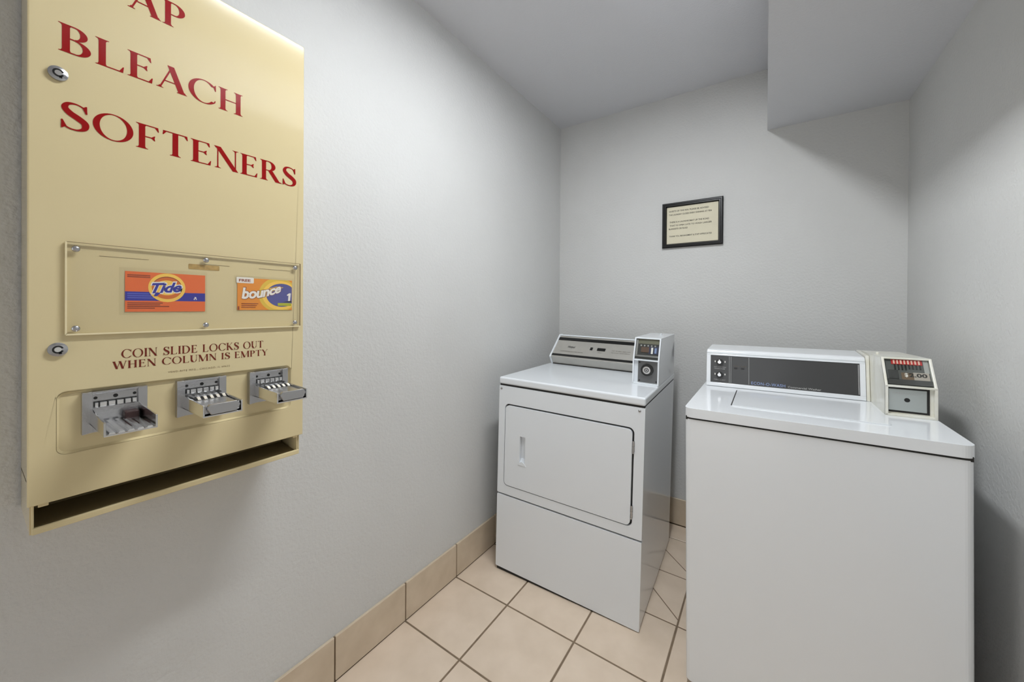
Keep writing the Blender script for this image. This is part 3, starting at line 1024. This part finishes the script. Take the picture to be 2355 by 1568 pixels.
px0, px1, pz0, pz1 = -.2865, .1785, .9425, 1.0545
for a in ((-.3015, .1935, pz1, 1.0605), (-.3015, .1935, .9275, pz0), (-.3015, px0, pz0, pz1), (px1, .1935, pz0, pz1)):
    cslab(*a, 0, .0035).build('bezel', M['enamel2'], wc, bevel=.001)
pn = cslab(px0, px1, pz0, pz1, -.001, .0012).build('control_panel', M['panel_dark'], wc)
cslab(px1 - .0045, px1 - .002, pz0 + .004, pz1 - .004, .0012, .0022).build('bright_strip', M['zinc'], wc)
for x in (-.2185, -.2125, -.1505):
    cslab(x - .0006, x + .0006, pz0 + .003, pz1 - .003, .0012, .0016).build('divider_line', P_GREY, pn)
for z in (1.0285, .9765):
    c = cf(-.2530, z, .0012)
    kn = MB().cyl((c[0], c[1] - .009, c[2] - .002), .0125, .009, 'y', 22).build('knob', M['black'], wc, smooth=True)
    MB().cyl((c[0], c[1] - .017, c[2]), .0068, .009, 'y', 20).box(c[0] - .0025, c[0] + .0025, c[1] - .018, c[1] - .009, c[2] - .004, c[2] + .0105).build('knob_cap', M['zinc_light'], kn, bevel=.001)
    for dx in (-.017, .019):
        cslab(c[0] + dx - .0016, c[0] + dx + .0016, z - .003, z + .004, .0012, .0015).build('index_mark', P_WHITE, pn)
mb = MB()
for z, w_, t_ in ((1.0045, .044, 'HOT WARM COLD'), (.9975, .040, 'TEMPERATURE'), (.9525, .042, 'FABRIC SELECT')):
    put_text(mb, t_, (lambda Z_: (lambda u, v: cf(-.274 + u, Z_ + v, .0014)))(z), w_, .0042)
mb.build('knob_print', P_GREY, pn)
put_text(MB(), 'WASH', lambda u, v: cf(-.203 + u, 1.012 + v, .0014), .018, .005).build('indicator_print', M['ink'], pn)
put_text(MB(), 'RINSE', lambda u, v: cf(-.178 + u, 1.012 + v, .0014), .018, .005).build('indicator_print', M['ink'], pn)
for x in (-.196, -.172):
    cslab(x - .006, x + .006, 1.003, 1.0085, .0012, .0015).build('indicator_lens', M['black'], pn)
put_text(MB(), 'ECON-O-WASH', lambda u, v: cf(-.1425 + u, .9475 + v, .0014), .1095, .0115, bold=.012, spacing=1.12).build('brand_lettering', P_TXTBLUE, pn)
put_text(MB(), 'Commercial Washer', lambda u, v: cf(-.0250 + u, .9470 + v, .0014), .098, .0072, bold=.01).build('brand_lettering', P_GREY, pn)

# washer coin meter
mx0, mx1 = .2050, .3135
myf, myt, mzb, mzm, mzt = .2485, .302, .9264, 1.0170, 1.0985
wm = meter(wroot, mx0, mx1, myf, myf, myt, .645, mzb, mzm, mzt, 1.088, M['ivory'], 'aged white coin box on the washer with red-edged coin slots')
L_, fs_ = slope_fn(myf, myt, mzm, mzt, .011)
win = slab(fs_, mx0 + .006, mx1 - .006, .002, L_ - .003, .0002, .0012).build('coin_window', mat('meter_grey', (92, 94, 92), .35, metal=.3), wm)
slab(fs_, mx0 + .006, mx1 - .006, .003, .020, .0012, .005).build('lower_ledge', M['panel_dark'], win)
slab(fs_, mx0 + .022, mx1 - .02, L_ - .026, L_ - .008, .0012, .0025).build('slot_backing', P_RED, win)
for i in range(8):
    a = mx0 + .026 + i * .0077
    slab(fs_, a, a + .0036, L_ - .025, L_ - .012, .0025, .0045).build('coin_slot_rib', P_PINK, win)
    slab(fs_, a + .001, a + .0046, L_ - .044 + (i > 3) * .004, L_ - .027, .0012, .003).build('coin_slot', M['black'], win)
slab(fs_, mx0 + .012, mx0 + .034, .022, .052, .0012, .003).build('mechanism_cover', M['panel_dark'], win)
slab(fs_, mx0 + .040, mx0 + .066, .020, .044, .0012, .0028).build('label_card', mat('brown_card', (110, 88, 66), .5), win)
slab(fs_, mx0 + .066, mx1 - .010, .020, .046, .0012, .003).build('price_card', mat('grey_card', (176, 166, 156), .5), win)
put_text(MB(), '2.00', lambda u, v: fs_(mx0 + .056 + u, .031 + v, .0036), .038, .012, bold=.03).build('price_numeral', M['black'], win)
put_text(MB(), '$', lambda u, v: fs_(mx0 + .047 + u, .031 + v, .0036), .007, .012, bold=.03).build('price_numeral', P_WHITE, win)
slab(fs_, mx1 - .018, mx1 - .008, .045, L_ - .008, .0012, .0025).build('bright_post', P_GREY, win)
slab(fs_, mx0 + .005, mx1 - .005, .002, L_ - .003, .0085, .0095).build('glass_pane', M['glass'], wm)
# recessed steel plate under the window
rx0, rx1, rz0, rz1 = mx0 + .006, mx1 - .006, mzb + .0065, mzm - .0035
sp = MB().box(rx0 + .002, rx1 - .014, myf + .0075, myf + .0102, rz0 + .010, rz1 - .006).build('steel_plate', M['steel_plate'], wm, bevel=.001)
MB().box(rx0, rx1 - .008, myf + .0098, myf + .0112, rz0 + .004, rz1).build('plate_gap', M['seam'], wm)
MB().cyl((.2525, myf + .0066, .9765), .0062, .001, 'y', 20).build('keyhole', M['black'], sp)
put_text(MB(), 'GREENWALD', lambda u, v: (.222 + u, myf + .0072, .993 + v), .058, .0055).build('embossed_lettering', P_GREY, sp)
MB().cyl((.222, .45, 1.0925), .0045, .006, 'z', 12).dome((.222, .45, 1.0985), .0045, .003, 'z', 12, 3).build('top_pin', M['ivory'], wm, smooth=True)
# short hood joining meter and console
wbd(MB().prism([(.448, .9264), (.470, 1.084), (.64, 1.090), (.64, .9264)], .1945, .2045, YZX), 'console_filler', M['ivory'], bevel=.002)

bpy.context.view_layer.update()
